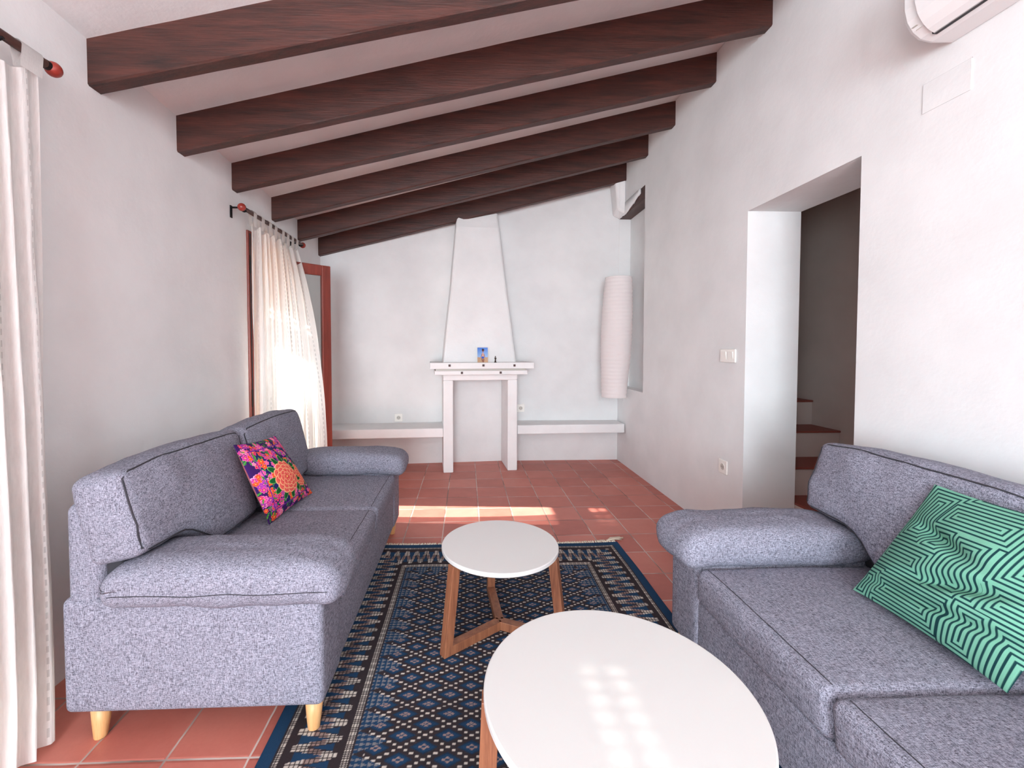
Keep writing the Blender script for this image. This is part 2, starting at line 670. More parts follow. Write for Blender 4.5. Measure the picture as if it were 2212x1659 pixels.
# old lintel over the niche in the right wall, half covered with plaster
t = thing('lintel_beam', 'old dark wooden lintel over the niche, its face mostly plastered over', 'lintel', (XR, 3.868, 2.555))
b = MB()
b.box(0.004, 0.12, 0.0, 0.652, 0.0, 0.12)
b.build('timber', M['beam'], t)
b = MB()   # plaster skin with a ragged lower edge that leaves the near end bare
n = 18
rings = []
for i in range(n + 1):
    y = 0.10 + 0.55 * i / n
    s = i / n
    low = 0.075 - 0.075 * min(1, s * 1.6) + 0.018 * nz((y * 22, 3.1, 0))
    low = max(0.0, low)
    rings.append([(-0.012, y, 0.118), (-0.014, y, low + 0.012), (-0.004, y, low), (0.003, y, low), (0.003, y, 0.118)])
b.rings(rings)
b.build('plaster_skin', M['masonry'], t, smooth=True)
b = MB()
b.hexa([(-0.075, 0.50, 0.06), (0.0, 0.46, 0.0), (0.0, 0.655, 0.0), (-0.075, 0.655, 0.03), (-0.11, 0.475, 0.345), (0.0, 0.47, 0.36), (0.0, 0.655, 0.36), (-0.11, 0.655, 0.345)])
b.build('plaster_corbel', M['masonry'], t, bevel=0.02, seg=3)

# ------------------------------------------------------------------ far door, shutter, curtain
d = thing('door_1', None, None, (XL, 0, 0))
d['kind'] = 'structure'
d['label'] = 'red-brown wooden glazed door standing open beside the far curtain'
b = MB()
y0, y1 = FAR_DOOR
b.box(-0.06, 0.012, y0, y0 + 0.06, 0, DOOR_H)
b.box(-0.06, 0.012, y1 - 0.055, y1, 0, DOOR_H)
b.box(-0.06, 0.012, y0 + 0.06, y1 - 0.055, DOOR_H - 0.06, DOOR_H)
fr = b.build('door_frame', M['door_wood'], d, bevel=0.006)
b = MB()
b.box(0.012, 0.018, y0 + 0.018, y0 + 0.022, 0.02, DOOR_H - 0.02)
b.build('groove', M['dark'], fr)
for z in (0.80, 1.70):
    b = MB()
    b.box(0.012, 0.017, y0 + 0.012, y0 + 0.03, z, z + 0.12)
    b.build('strike_plate', M['black_metal'], fr, bevel=0.002)
# open leaf, hinged on the far jamb and swung right round towards the back wall
LEAF_W, LEAF_H = 0.414, 1.878
leaf = bpy.data.objects.new('door_leaf', None)
COL.objects.link(leaf)
leaf.parent = d
leaf.location = (0.02, 3.37, 0.0)
leaf.rotation_euler = (0, 0, R(44.0))
sw = 0.075
b = MB()
b.box(0, sw, -0.02, 0.02, 0.02, LEAF_H)
b.box(LEAF_W - sw, LEAF_W, -0.02, 0.02, 0.02, LEAF_H)
b.box(sw, LEAF_W - sw, -0.02, 0.02, LEAF_H - 0.085, LEAF_H)
b.box(sw, LEAF_W - sw, -0.02, 0.02, 0.02, 0.14)
b.build('leaf_frame', M['door_wood'], leaf, bevel=0.006)
b = MB()
b.box(sw - 0.004, LEAF_W - sw + 0.004, -0.003, 0.003, 0.135, LEAF_H - 0.08)
b.build('pane', M['glass'], leaf)


def shutter(y0, y1, zb, zt, x, slots, label, group, mat):
    """roller shutter: one mesh of slats with open light slots left out"""
    t = thing('roller_shutter', label, 'shutter', (x, 0, 0), 0, group)
    b = MB()
    pitch = 0.042
    n = int((zt - zb) / pitch)
    for i in range(n):
        z0 = zb + i * pitch
        z1 = z0 + pitch
        b.box(-0.003, 0.003, y0, y1, z0, z1 - 0.019)
        row = [s for s in slots if z0 <= s[0] < z1]
        cur = y0
        for zz, a, c in sorted(row, key=lambda q: q[1]):
            b.box(-0.0025, 0.0025, cur, a, z1 - 0.019, z1)
            cur = c
        b.box(-0.0025, 0.0025, cur, y1, z1 - 0.019, z1)
    b.build('slats', mat, t)
    b = MB()
    b.box(-0.02, 0.02, y0 - 0.02, y0 + 0.005, 0, zt)
    b.box(-0.02, 0.02, y1 - 0.005, y1 + 0.02, 0, zt)
    b.build('guide_rails', M['shutter_edge'], t)
    b = MB()
    b.box(-0.012, 0.012, y0, y1, zb - 0.03, zb)
    b.build('bottom_rail', M['shutter_edge'], t, bevel=0.004)
    return t


slots = []
for a, c in ((2.985, 3.03), (3.06, 3.10), (3.13, 3.19), (3.225, 3.315)):
    for zz in (1.570, 1.612):
        slots.append((zz, a, c))
shutter(FAR_DOOR[0] + 0.02, FAR_DOOR[1] - 0.02, 1.43, DOOR_H + 0.01, XL - 0.15, slots,
        'honey-coloured roller shutter half lowered behind the far curtain', 'roller shutters', M['shutter'])
slots = []
for zz in (1.600, 1.642):
    y = 0.62
    while y < 1.13:
        slots.append((zz, y, y + 0.030))
        y += 0.044
shutter(NEAR_DOOR[0] + 0.02, NEAR_DOOR[1] - 0.02, 0.07, DOOR_H + 0.01, XL - 0.15, slots,
        'pale roller shutter closed behind the near left curtain', 'roller shutters', M['shutter_pale'])


def curtain_rod(name, label, y0, y1, z, x, brackets, rr=0.0125):
    t = thing(name, label, 'curtain rod', (x, y0, z), 0, 'wooden curtain rods')
    L = y1 - y0
    MB().tube([(0, 0, 0), (0, L, 0)], rr, 14).build('rod', M['rod'], t, smooth=False)
    for y in (0, L):
        s = -1 if y == 0 else 1
        f = MB().ball((0, y + s * 0.018, 0), 0.024, 12).build('finial', M['finial'], t, smooth=True)
        MB().tube([(0, y - s * 0.012, 0), (0, y + s * 0.002, 0)], 0.015, 14).build('collar', M['black_metal'], f)
    for y in brackets:
        b = MB()
        b.box(XL - x + 0.001, XL - x + 0.006, y - 0.010, y + 0.010, -0.055, 0.02)
        b.tube([(XL - x + 0.003, y, 0.008), (-0.006, y, 0.008)], 0.006, 8)
        b.tube([(-0.012, y, 0.014), (-0.016, y, 0.0), (-0.012, y, -0.014), (0, y, -0.018), (0.012, y, -0.014)], 0.005, 8)
        b.build('bracket', M['black_metal'], t)
    return t


curtain_rod('curtain_rod', 'dark wooden curtain rod with round finials above the far door', 2.735, 3.68, 2.062, XL + 0.085, [0.015, 0.92])
curtain_rod('curtain_rod', 'dark wooden curtain rod with reddish finial above the near left curtain', 0.15, 1.50, 2.128, XL + 0.085, [0.10, 1.20], 0.014)


def curtain(label, mat, ya, yb, zt, zb, x, nfold, amp, shape, tabs, seed, rod_z=None, tw=0.022):
    """sheer tab-top curtain; shape(s, t) -> (dx, dy) moves the cloth; s from ya to yb, t from top to bottom"""
    root = thing('curtain', label, 'curtain', (x, ya, 0), 0, 'white tab-top curtains')
    n, m = 70, 260
    P = np.zeros((n, m, 3))
    for i in range(n):
        t = i / (n - 1)
        for j in range(m):
            s = j / (m - 1)
            dx, dy = shape(s, t)
            ph = 2 * math.pi * nfold * (s + 0.025 * math.sin(5 * s * math.pi + seed)) + 0.9 * math.sin(3.1 * t + seed + s * 4)
            a = amp * (0.45 + 0.55 * t ** 0.6) * (0.7 + 0.5 * nz((s * 3.3, t * 0.8, seed)))
            f = a * math.sin(ph) + 0.25 * a * math.sin(2.3 * ph + seed)
            sag = 0.012 * (1 - t) ** 8 * (0.5 - 0.5 * math.cos(2 * math.pi * (s * (len(tabs) - 1)))) if t < 0.4 else 0
            P[i, j] = (f + dx + 0.003 * nz((s * 40, t * 9, seed)), s * (yb - ya) + dy + 0.2 * a * math.cos(ph), zt + (zb - zt) * t - sag * 3)
    grid_mesh(P, 'cloth', mat, root, uv=True)
    for s in tabs:
        dx, dy = shape(s, 0)
        y = s * (yb - ya) + dy
        rz = rod_z
        w = tw
        rings = []
        for k in range(9):
            a = math.pi * k / 8
            rr = 0.018
            cx, cz = -rr * math.cos(a), rz + rr * math.sin(a)
            rings.append((cx, cz))
        pts = [(-0.010, zt - 0.02)] + rings + [(0.012, zt - 0.02)]
        G = np.zeros((len(pts), 2, 3))
        for q, (px, pz) in enumerate(pts):
            G[q, 0] = (px, y - w, pz)
            G[q, 1] = (px, y + w, pz)
        grid_mesh(G, 'tab', mat, root, uv=True)
    return root


def shape_far(s, t):
    # the cloth is pulled out into the room, most at its far edge
    k = 1 - (1 - min(1.0, t * 1.12)) ** 2.2
    dx = (0.005 + 0.375 * s ** 1.6) * k
    dy = -(0.02 + 0.46 * s ** 1.3) * k
    return dx, dy


curtain('white sheer tab-top curtain billowing at the far door, lit from behind', M['curtain'], 2.83, 3.55, 2.0, 0.06,
        XL + 0.085, 9.5, 0.030, shape_far, [0.03, 0.18, 0.33, 0.45, 0.62, 0.74, 0.86, 0.985], 1.7, rod_z=2.062)


def shape_near(s, t):
    f = max(0.0, (t - 0.90) / 0.10)
    dx = 0.02 * t + 0.05 * t ** 6 + 0.05 * f ** 1.6
    dy = -0.02 * t * s - 0.05 * t ** 6 - 0.06 * f ** 1.6
    return dx, dy


curtain('white crinkled tab-top curtain at the left edge of the photo', M['curtain_near'], 0.22, 1.462, 2.085, 0.015,
        XL + 0.085, 15.5, 0.022, shape_near, [0.06, 0.2, 0.34, 0.5, 0.66, 0.82, 0.975], 4.2, rod_z=2.128, tw=0.034)

# ------------------------------------------------------------------ fireplace
t = thing('fireplace', 'white plastered corner-style fireplace with tapering hood and stepped mantel', 'fireplace', (-0.222, 4.095, 0), R(5.2))
t['label'] = 'white plastered fireplace with tall tapering hood and stepped mantel'
b = MB()
for nm, xa, xb in (('pier', 0.0, 0.095), ('pier', 0.625, 0.72)):
    MB().box(xa, xb, 0, 0.37, 0, 0.888).build(nm, M['masonry'], t, bevel=0.008)
MB().box(0.0, 0.72, 0.0, 0.37, 0.888, 0.945).build('lintel', M['masonry'], t, bevel=0.008)
mb = MB().box(-0.082, 0.80, -0.085, 0.35, 0.947, 0.985).build('mantel_board', M['masonry'], t, bevel=0.004)
MB().box(-0.07, 0.79, -0.06, 0.35, 0.985, 1.004).build('mantel_gap', M['plastic_grey'], t)
ms = MB().box(-0.125, 0.858, -0.11, 0.35, 1.004, 1.062).build('mantel_shelf', M['masonry'], t, bevel=0.004)


def stud(x, z, y, par):
    b = MB()
    s = 0.0105
    b.box(x - s, x + s, y - 0.005, y, z - s, z + s)
    b.build('stud', M['stud'], par, bevel=0.002)
    b = MB()
    b.box(x - 0.002, x + 0.011, y - 0.0062, y - 0.004, z - 0.002, z + 0.005)
    return b


for x, z in ((0.055, 1.036), (0.372, 1.036), (0.668, 1.034)):
    stud(x, z, -0.110, ms)
for x, z in ((0.172, 0.966), (0.54, 0.966)):
    stud(x, z, -0.085, mb)
b = MB()
lv = [(1.062, 0.000, 0.713, 0.02), (1.4, 0.035, 0.676, 0.062), (1.75, 0.076, 0.636, 0.106), (2.1, 0.108, 0.603, 0.152), (2.40, 0.136, 0.575, 0.19), (2.5, 0.146, 0.566, 0.222), (2.9, 0.185, 0.54, 0.34)]
rings = []
for z, xa, xb, yf in lv:
    c = 0.02
    rings.append([(xa, 0.372, z), (xa, yf + c, z), (xa + c * .3, yf + c * .3, z), (xa + c, yf, z), (xb - c, yf, z), (xb - c * .3, yf + c * .3, z), (xb, yf + c, z), (xb, 0.372, z)])
b.rings(rings)
b.build('hood', M['masonry'], t)

# built-in benches either side
b = MB()
b.hexa([(-1.455, 4.035, 0.342), (-0.225, 4.105, 0.342), (-0.225, 4.47, 0.342), (-1.455, 4.385, 0.342), (-1.455, 4.035, 0.43), (-0.225, 4.105, 0.43), (-0.225, 4.47, 0.43), (-1.455, 4.385, 0.43)])
tag(b.build('built_in_bench', M['masonry'], bevel=0.008), 'white masonry bench slab between the open door and the fireplace', 'bench', 'white masonry bench slabs')
b = MB()
b.hexa([(0.505, 4.23, 0.34), (1.60, 4.27, 0.34), (1.60, 4.522, 0.34), (0.49, 4.522, 0.34), (0.505, 4.23, 0.43), (1.60, 4.27, 0.43), (1.60, 4.522, 0.43), (0.49, 4.522, 0.43)])
tag(b.build('built_in_bench', M['masonry'], bevel=0.008), 'white masonry bench slab right of the fireplace, below the paper lamp', 'bench', 'white masonry bench slabs')

# ------------------------------------------------------------------ photo and figurine on the mantel
W, H = 60, 80
img = np.zeros((H, W, 3))
yy, xx = np.mgrid[0:H, 0:W]
u, v = xx / (W - 1), yy / (H - 1)      # v = 0 top
sky = np.array(lin(70, 120, 205)[:3])
sky2 = np.array(lin(150, 185, 225)[:3])
img[:] = sky + (sky2 - sky) * np.clip(v / 0.65, 0, 1)[..., None]
hz = 0.63 + 0.02 * np.sin(u * 9)
sand = v > hz
img[sand] = np.array(lin(196, 162, 130)[:3])
img[sand & (np.sin(u * 40 + v * 60) > 0.3)] = np.array(lin(172, 136, 108)[:3])


def blob(cx, cy, rx, ry, col, ang=0.0):
    ca, sa = math.cos(ang), math.sin(ang)
    dx, dy = (u - cx) * 0.75, (v - cy)
    a, bq = dx * ca + dy * sa, -dx * sa + dy * ca
    img[(a / rx) ** 2 + (bq / ry) ** 2 < 1] = np.array(lin(*col)[:3])


skin = (150, 92, 72)
blob(0.47, 0.86, 0.035, 0.14, (120, 70, 56), -0.25)
blob(0.60, 0.86, 0.035, 0.15, (120, 70, 56), 0.05)
blob(0.53, 0.50, 0.085, 0.17, (205, 160, 145))
blob(0.41, 0.52, 0.022, 0.13, skin, 0.35)
blob(0.67, 0.54, 0.022, 0.13, skin, -0.25)
blob(0.52, 0.67, 0.10, 0.075, (44, 82, 180))
blob(0.55, 0.27, 0.03, 0.06, skin)
blob(0.55, 0.20, 0.075, 0.085, skin)
blob(0.55, 0.15, 0.09, 0.075, (56, 34, 34))
ph = np.zeros((H, W, 3))
ph[..., 0] = u * 0.098
ph[..., 2] = (1 - v) * 0.14
ph[..., 1] = 0.018 * (1 - v) - 0.006 * (u - 0.5) ** 2 * 4
t = thing('photograph', 'small unframed photo print of a child on a beach, standing on the mantel', 'photo', (0.103, 4.035, 1.063), R(4))
grid_mesh(ph, 'print', M['photo'], t, color=img)
bk = ph.copy()
bk[..., 1] += 0.001
grid_mesh(bk[:, ::-1], 'paper_backing', M['plastic'], t)

t = thing('figurine', 'tiny dark bronze figurine beside the photo on the mantel', 'figurine', (0.272, 4.045, 1.0625))
MB().lathe([(0.012, 0), (0.013, 0.004), (0.009, 0.007), (0.004, 0.008)], n=16).build('plinth', M['bronze'], t, smooth=True)
b = MB()
b.tube([(-0.003, 0, 0.006), (-0.0035, 0, 0.02), (0, 0, 0.032)], [0.0035, 0.003, 0.0045], 8)
b.tube([(0.003, 0, 0.006), (0.0035, 0, 0.02), (0, 0, 0.032)], [0.0035, 0.003, 0.0045], 8)
b.tube([(0, 0, 0.03), (0, 0, 0.036), (0, 0, 0.046), (0, 0, 0.05)], [0.0055, 0.005, 0.0065, 0.003], 10)
b.tube([(-0.006, 0, 0.046), (-0.009, -0.002, 0.038), (-0.004, -0.005, 0.036)], 0.002, 8)
b.tube([(0.006, 0, 0.046), (0.008, -0.001, 0.038), (0.006, -0.003, 0.03)], 0.002, 8)
b.ball((0, 0, 0.056), 0.0055, 8)
b.build('body', M['bronze'], t, smooth=True)

# ------------------------------------------------------------------ wall fittings


def socket(label, loc, rz, s=0.082):
    t = thing('power_socket', label, 'socket', loc, rz, 'white wall sockets')   # faces local -Y
    h = s / 2
    MB().box(-h, h, -0.010, 0, -h, h).build('plate', M['plastic'], t, bevel=0.004, seg=3)
    b = MB()
    prof = [(0.0195, -0.0105), (0.0215, -0.0125), (0.0225, -0.0105)]
    b.tube([(0.021 * math.cos(a), -0.0108, 0.021 * math.sin(a)) for a in np.linspace(0, 2 * math.pi, 24, endpoint=False)], 0.0016, 6, True)
    b.build('rim', M['plastic'], t, smooth=True)
    b = MB()
    rr = 0.0195
    b.rings([[(rr * math.cos(a), y, rr * math.sin(a)) for a in np.linspace(0, 2 * math.pi, 24, endpoint=False)] for y in (-0.006, -0.0108)])
    b.build('recess', M['plastic_grey'], t)
    for x in (-0.009, 0.009):
        b = MB()
        b.rings([[(x + 0.0026 * math.cos(a), y, 0.0026 * math.sin(a)) for a in np.linspace(0, 2 * math.pi, 10, endpoint=False)] for y in (-0.006, -0.0115)])
        b.build('pin_hole', M['dark'], t)
    return t


socket('white wall socket on the back wall above the left bench', (-0.70, 4.441, 0.482), R(4.2))
socket('white wall socket tucked right beside the fireplace pier', (0.573, 4.5245, 0.562), 0)
socket('white wall socket low on the right wall, below the light switch', (XR - 0.0005, 2.615, 0.455), R(-90), 0.085)

t = thing('light_switch', 'white double rocker light switch left of the doorway', 'light switch', (XR - 0.0005, 2.585, 1.152), R(-90))
MB().box(-0.076, 0.076, -0.010, 0, -0.041, 0.041).build('plate', M['plastic'], t, bevel=0.004, seg=3)
for x in (-0.034, 0.034):
    b = MB()
    b.hexa([(x - 0.024, -0.010, -0.025), (x + 0.024, -0.010, -0.025), (x + 0.024, -0.008, -0.025), (x - 0.024, -0.008, -0.025),
            (x - 0.024, -0.0155, 0.025), (x + 0.024, -0.0155, 0.025), (x + 0.024, -0.008, 0.025), (x - 0.024, -0.008, 0.025)])
    b.build('rocker', M['plastic'], t, bevel=0.0012)

t = thing('junction_box_cover', 'painted-over square cover plate on the wall under the air conditioner', 'cover plate', (XR - 0.0005, 1.412, 2.076), R(-90))
MB().box(-0.073, 0.073, -0.0025, 0, -0.05, 0.05).build('lid', M['wall'], t)
b = MB()
b.box(-0.0745, 0.0745, -0.001, 0, 0.05, 0.0512)
b.box(-0.0745, -0.073, -0.001, 0, -0.05, 0.05)
b.build('paint_crack', M['crack'], t)

# air conditioner high on the right wall
t = thing('air_conditioner', 'white wall-mounted air conditioner in the upper right corner', 'air conditioner', (XR - 0.001, 1.40, 2.2))
prof = [(0, 0.012), (-0.085, 0.004), (-0.125, 0.012), (-0.152, 0.032), (-0.172, 0.062), (-0.182, 0.1), (-0.186, 0.25), (-0.176, 0.275), (0, 0.285)]
LEN = 0.80
b = MB()
rings = []
for y, k in ((0.0, 0.92), (-0.006, 0.975), (-0.016, 1.0), (-LEN + 0.016, 1.0), (-LEN, 0.96)):
    rings.append([(x * k, y, 0.14 + (z - 0.14) * (k if x < -0.01 else 1)) for x, z in prof])
b.rings(rings)
b.build('housing', M['ac'], t, smooth=False, bevel=0.004)
fp = [(-0.118, 0.006), (-0.140, 0.018), (-0.160, 0.038), (-0.177, 0.066), (-0.1865, 0.1), (-0.188, 0.12)]
b = MB()
rings = []
for y in (-0.055, -LEN + 0.055):
    rings.append([(x - 0.004, y, z - 0.003) for x, z in fp] + [(x + 0.004, y, z + 0.003) for x, z in reversed(fp)])
b.rings(rings)
b.build('flap', M['ac_gloss'], t, smooth=False)
b = MB()
gp = [(-0.108, 0.0035), (-0.119, 0.0045)]
b.box(-0.124, -0.108, -LEN + 0.05, -0.05, 0.0035, 0.012)
b.build('outlet_gap', M['dark'], t)
b = MB()
b.box(-0.165, -0.158, -0.038, -0.022, 0.040, 0.0405)
b.box(-0.1545, -0.1535, -0.045, -0.028, 0.0285, 0.031)
b.build('badge', M['plastic_grey'], t)

# ------------------------------------------------------------------ staircase beyond the doorway
t = thing('staircase', 'white staircase with terracotta treads seen through the right-hand doorway', 'staircase', (1.935, 2.0, 0))
xs0, xs1 = 0.0, 0.583
for k in range(8):
    z = 0.11 + 0.1775 * k
    y = 0.085 + 0.235 * k
    MB().box(xs0, xs1, y, y + 0.235 + 0.02, 0.0, z - 0.014).build('riser', M['stairwall'], t)
    MB().box(xs0, xs1, y - 0.012, y + 0.235 + 0.02, z - 0.014, z).build('tread', M['tread'], t, bevel=0.004)

# ------------------------------------------------------------------ paper lamp
t = thing('paper_lamp', 'tall white rice-paper column lamp hanging in the back right corner', 'lamp', (1.4575, 4.19, 0.715))
b = MB()
nr, na = 130, 48
rings = []
for i in range(nr + 1):
    s = i / nr
    base = 0.112 + 0.034 * math.sin(math.pi * min(1, (1 - s) * 0.78 + 0.16)) ** 1.2
    if s > 0.985:
        base *= 0.99
    wave = 0.0018 * math.sin(2 * math.pi * s * 32)
    ring = []
    for k in range(na):
        a = 2 * math.pi * k / na
        r = base + wave + 0.0028 * nz((math.cos(a) * 4, math.sin(a) * 4, s * 42)) + 0.0012 * (1 if k % 12 == 0 else 0)
        ring.append((0.037 * s + r * math.cos(a), r * math.sin(a), 1.175 * s))
    rings.append(ring)
b.rings(rings, cap=False)
sh = b.build('lamp_shade', M['paper'], t, smooth=True)
for z, sx in ((0.0, 0.0), (1.175, 0.037)):
    r0 = 0.112 + 0.034 * math.sin(math.pi * min(1, (1 - z / 1.175) * 0.78 + 0.16)) ** 1.2
    MB().tube([(sx + r0 * math.cos(a), r0 * math.sin(a), z) for a in np.linspace(0, 2 * math.pi, 40, endpoint=False)], 0.0025, 6, True).build('hoop', M['thread'], t, smooth=True)
b = MB()
b.tube([(0.037 - 0.112, 0, 1.175), (0.037 + 0.112, 0, 1.175)], 0.0015, 6)
b.tube([(0.037, 0, 1.175), (0.037, 0, 1.30), (0.04, 0, 2.1)], 0.0012, 6)
b.build('hanging_wire', M['thread'], t)
for k in range(9):
    a = 2 * math.pi * (k + 0.3) / 9
    r0 = 0.128
    x, y = r0 * math.cos(a), r0 * math.sin(a)
    MB().tube([(x, y, 0.004), (x * 1.03 + 0.004, y, -0.022), (x * 1.05 - 0.004, y * 1.02, -0.034 - 0.01 * (k % 3))], 0.0012, 5).build('fringe_thread', M['thread'], t)

# ------------------------------------------------------------------ soft box used for upholstery


def soft(x0, x1, y0, y1, z0, z1, r, n=(22, 16, 10), bulge=(0, 0, 0), warp=None, wr=0.0, seed=0.0):
    hx, hy, hz = (x1 - x0) / 2, (y1 - y0) / 2, (z1 - z0) / 2
    c = Vector(((x0 + x1) / 2, (y0 + y1) / 2, (z0 + z1) / 2))
    h = (hx, hy, hz)
    r = min(r, 0.99 * min(h))

    def axis(k, m):
        rr = r / h[k]
        e = max(4, m // 4)
        out = [-1 + rr * (1 - math.cos(math.pi / 2 * i / e)) for i in range(e)]
        mid = max(3, m - 2 * e)
        out += [-1 + rr + (2 - 2 * rr) * i / mid for i in range(mid + 1)]
        out += [-q for q in reversed(out[:e])]
        return out

    ax = [axis(k, n[k]) for k in range(3)]
    idx, vs, fs = {}, [], []

    def vert(i, j, k):
        key = (i, j, k)
        if key in idx:
            return idx[key]
        p = [ax[0][i] * h[0], ax[1][j] * h[1], ax[2][k] * h[2]]
        q = [max(-(h[a] - r), min(h[a] - r, p[a])) for a in range(3)]
        dv = Vector([p[a] - q[a] for a in range(3)])
        if dv.length > 1e-9:
            dv = dv.normalized() * r
        w = Vector(q) + dv
        uu = [w[a] / h[a] for a in range(3)]
        for a in range(3):
            o1, o2 = (a + 1) % 3, (a + 2) % 3
            k1 = max(0, 1 - uu[o1] ** 2) ** 0.7 * max(0, 1 - uu[o2] ** 2) ** 0.7
            w[a] += bulge[a] * uu[a] * k1
        if wr:
            e = Vector((nz((w.x * 9, w.y * 9, w.z * 9 + seed)), nz((w.x * 9 + 7, w.y * 9, w.z * 9 + seed)), nz((w.x * 9, w.y * 9 + 5, w.z * 9 + seed))))
            e2 = nz((w.x * 30, w.y * 10, w.z * 10 + seed))
            w += e * wr + dv.normalized() * e2 * wr * 0.5
        w += c
        if warp:
            w = Vector(warp(w))
        idx[key] = len(vs)
        vs.append(tuple(w))
        return idx[key]

    N = [len(a) - 1 for a in ax]
    for a in range(3):
        o1, o2 = (a + 1) % 3, (a + 2) % 3
        for side in (0, N[a]):
            for i in range(N[o1]):
                for j in range(N[o2]):
                    q = []
                    for di, dj in ((0, 0), (1, 0), (1, 1), (0, 1)):
                        key = [0, 0, 0]
                        key[a] = side
                        key[o1] = i + di
                        key[o2] = j + dj
                        q.append(vert(*key))
                    fs.append(tuple(q if side else reversed(q)))
    return MB().add(vs, fs)


def snap(path, mb, off=0.0005):
    tree = BVHTree.FromPolygons(mb.v, mb.f)
    out = []
    for p in path:
        loc, nrm, _, _ = tree.find_nearest(Vector(p))
        out.append(loc + nrm * off)
    return out


# ------------------------------------------------------------------ sofas
SL, SD = 1.50, 0.77


def make_sofa(label, loc, rz, backs, raised):
    t = thing('sofa', label, 'sofa', loc, rz, 'grey two-seat sofas')
    for x in (0.045, SL - 0.045):
        for y in (0.078, 0.728):
            sx = -0.008 if x < 0.5 else 0.008
            b = MB()
            rings = []
            for z, r in ((0.0, 0.0165), (0.004, 0.018), (0.05, 0.0235), (0.105, 0.0285)):
                cx = x + sx * (1 - z / 0.105)
                rings.append([(cx + r * math.cos(a), y + r * math.sin(a), z) for a in np.linspace(0, 2 * math.pi, 18, endpoint=False)])
            b.rings(rings)
            b.build('leg', M['leg_wood'], t, smooth=True)
    soft(0.15, SL - 0.15, 0.02, SD - 0.008, 0.10, 0.31, 0.014, (20, 14, 10)).build('base', M['sofa'], t, smooth=True)
    for x0, x1, sd in ((0.0, 0.195, 1), (SL - 0.195, SL, 2)):
        soft(x0, x1, 0.0, SD, 0.098, 0.450, 0.022, (12, 20, 14), (0.004, 0.0, 0.0)).build('arm_panel', M['sofa'], t, smooth=True)
    soft(0.006, SL - 0.006, 0.012, 0.112, 0.40, 0.735, 0.03, (24, 10, 14), (0, 0.01, 0)).build('back_frame', M['sofa'], t, smooth=True)
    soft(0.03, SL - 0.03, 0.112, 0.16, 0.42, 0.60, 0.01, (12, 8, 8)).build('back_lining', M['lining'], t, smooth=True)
    # arm pads: plump, rounded at the front, drooping a little over the panel
    for x0, x1, sd in ((-0.035, 0.218, 3.3), (SL - 0.218, SL + 0.035, 8.1)):
        def wp(p):
            y = p.y
            f = max(0.0, (y - 0.70) / 0.13)
            g = max(0.0, (0.27 - y) / 0.14)
            z = p.z - 0.020 * f * f - 0.022 * g * g * (1 if p.z > 0.5 else 0.0)
            return (p.x, y, z)
        bm_ = soft(x0, x1, 0.128, 0.825, 0.432, 0.552, 0.044, (18, 30, 14), (0.006, 0.010, 0.019), wp, 0.006, sd)
        pad = bm_.build('arm_pad', M['sofa'], t, smooth=True)
        xo = x0 if x0 < 0.5 else x1
        sgn = -1 if x0 < 0.5 else 1
        MB().tube(snap([(xo + sgn * 0.01, y, 0.478 + 0.004 * nz((y * 9, sd, 0))) for y in np.linspace(0.17, 0.80, 24)], bm_), 0.0014, 5).build('seam', M['piping'], pad)
    # seat cushions
    for x0, x1, sd in ((0.202, 0.747, 5.0), (0.753, SL - 0.202, 6.0)):
        def ws(p):
            return (p.x, p.y + (0.010 if p.y > 0.6 else 0) * (p.z - 0.3) * 5, p.z)
        bm_ = soft(x0, x1, 0.15, SD + 0.004, 0.308, 0.432, 0.026, (24, 26, 10), (0.001, 0.004, 0.012), ws, 0.003, sd)
        sc = bm_.build('seat_cushion', M['sofa'], t, smooth=True)
        yf = SD - 0.018
        MB().tube(snap([(x, yf - 0.004, 0.436) for x in np.linspace(x0 + 0.02, x1 - 0.02, 24)], bm_), 0.0013, 5).build('seam', M['piping'], sc)
    # back cushions lean back over the frame
    lean = R(13)
    for (x0, x1), rs, sd in zip(backs, raised, (11.0, 14.0)):
        T, Hc = 0.16, 0.40

        def wb(p, rs=rs):
            y, z = p.y, p.z
            lift = 0.0
            if rs:
                k = max(0.0, min(1.0, (p.x - 1.10) / 0.22))
                k = k * k * (3 - 2 * k)
                lift = 0.118 * k * max(0.0, 1 - z / Hc)
            z2 = z + lift
            yy = y * math.cos(lean) - (z2 - Hc) * math.sin(lean)
            zz = z2 * math.cos(lean) + y * math.sin(lean)
            crown = -0.012 * abs(2 * (p.x - (x0 + x1) / 2) / (x1 - x0)) ** 2.5 * (z / Hc)
            return (p.x, 0.098 + yy, 0.442 + zz * 0.985 + crown)
        bm_ = soft(x0, x1, -T / 2, T / 2, 0.0, Hc, 0.038, (30, 14, 24), (0.006, 0.028, 0.016), wb, 0.007, sd)
        bc = bm_.build('back_cushion', M['sofa'], t, smooth=True)
        path = []
        i = 0.020
        xa, xb, za, zb = x0 + i, x1 - i, i, Hc - i
        loop = []
        for q in np.linspace(0.04, 0.96, 16):
            loop.append((xa + (xb - xa) * q, zb))
        for q in np.linspace(0.05, 0.95, 10):
            loop.append((xb, zb + (za - zb) * q))
        for q in np.linspace(0.04, 0.96, 16):
            loop.append((xb + (xa - xb) * q, za))
        for q in np.linspace(0.05, 0.95, 10):
            loop.append((xa, za + (zb - za) * q))
        for px, pz in loop:
            path.append(wb(Vector((px, T / 2 - 0.008, pz))))
        path = snap(path, bm_)
        MB().tube(path, 0.0028, 6, True).build('piping', M['piping'], bc, smooth=True)
    return t


make_sofa('grey fabric two-seat sofa along the left wall, holding the floral cushion', (-1.21, 2.80, 0.0), R(-90),
          ((0.135, 0.80), (0.81, 1.50)), (False, True))
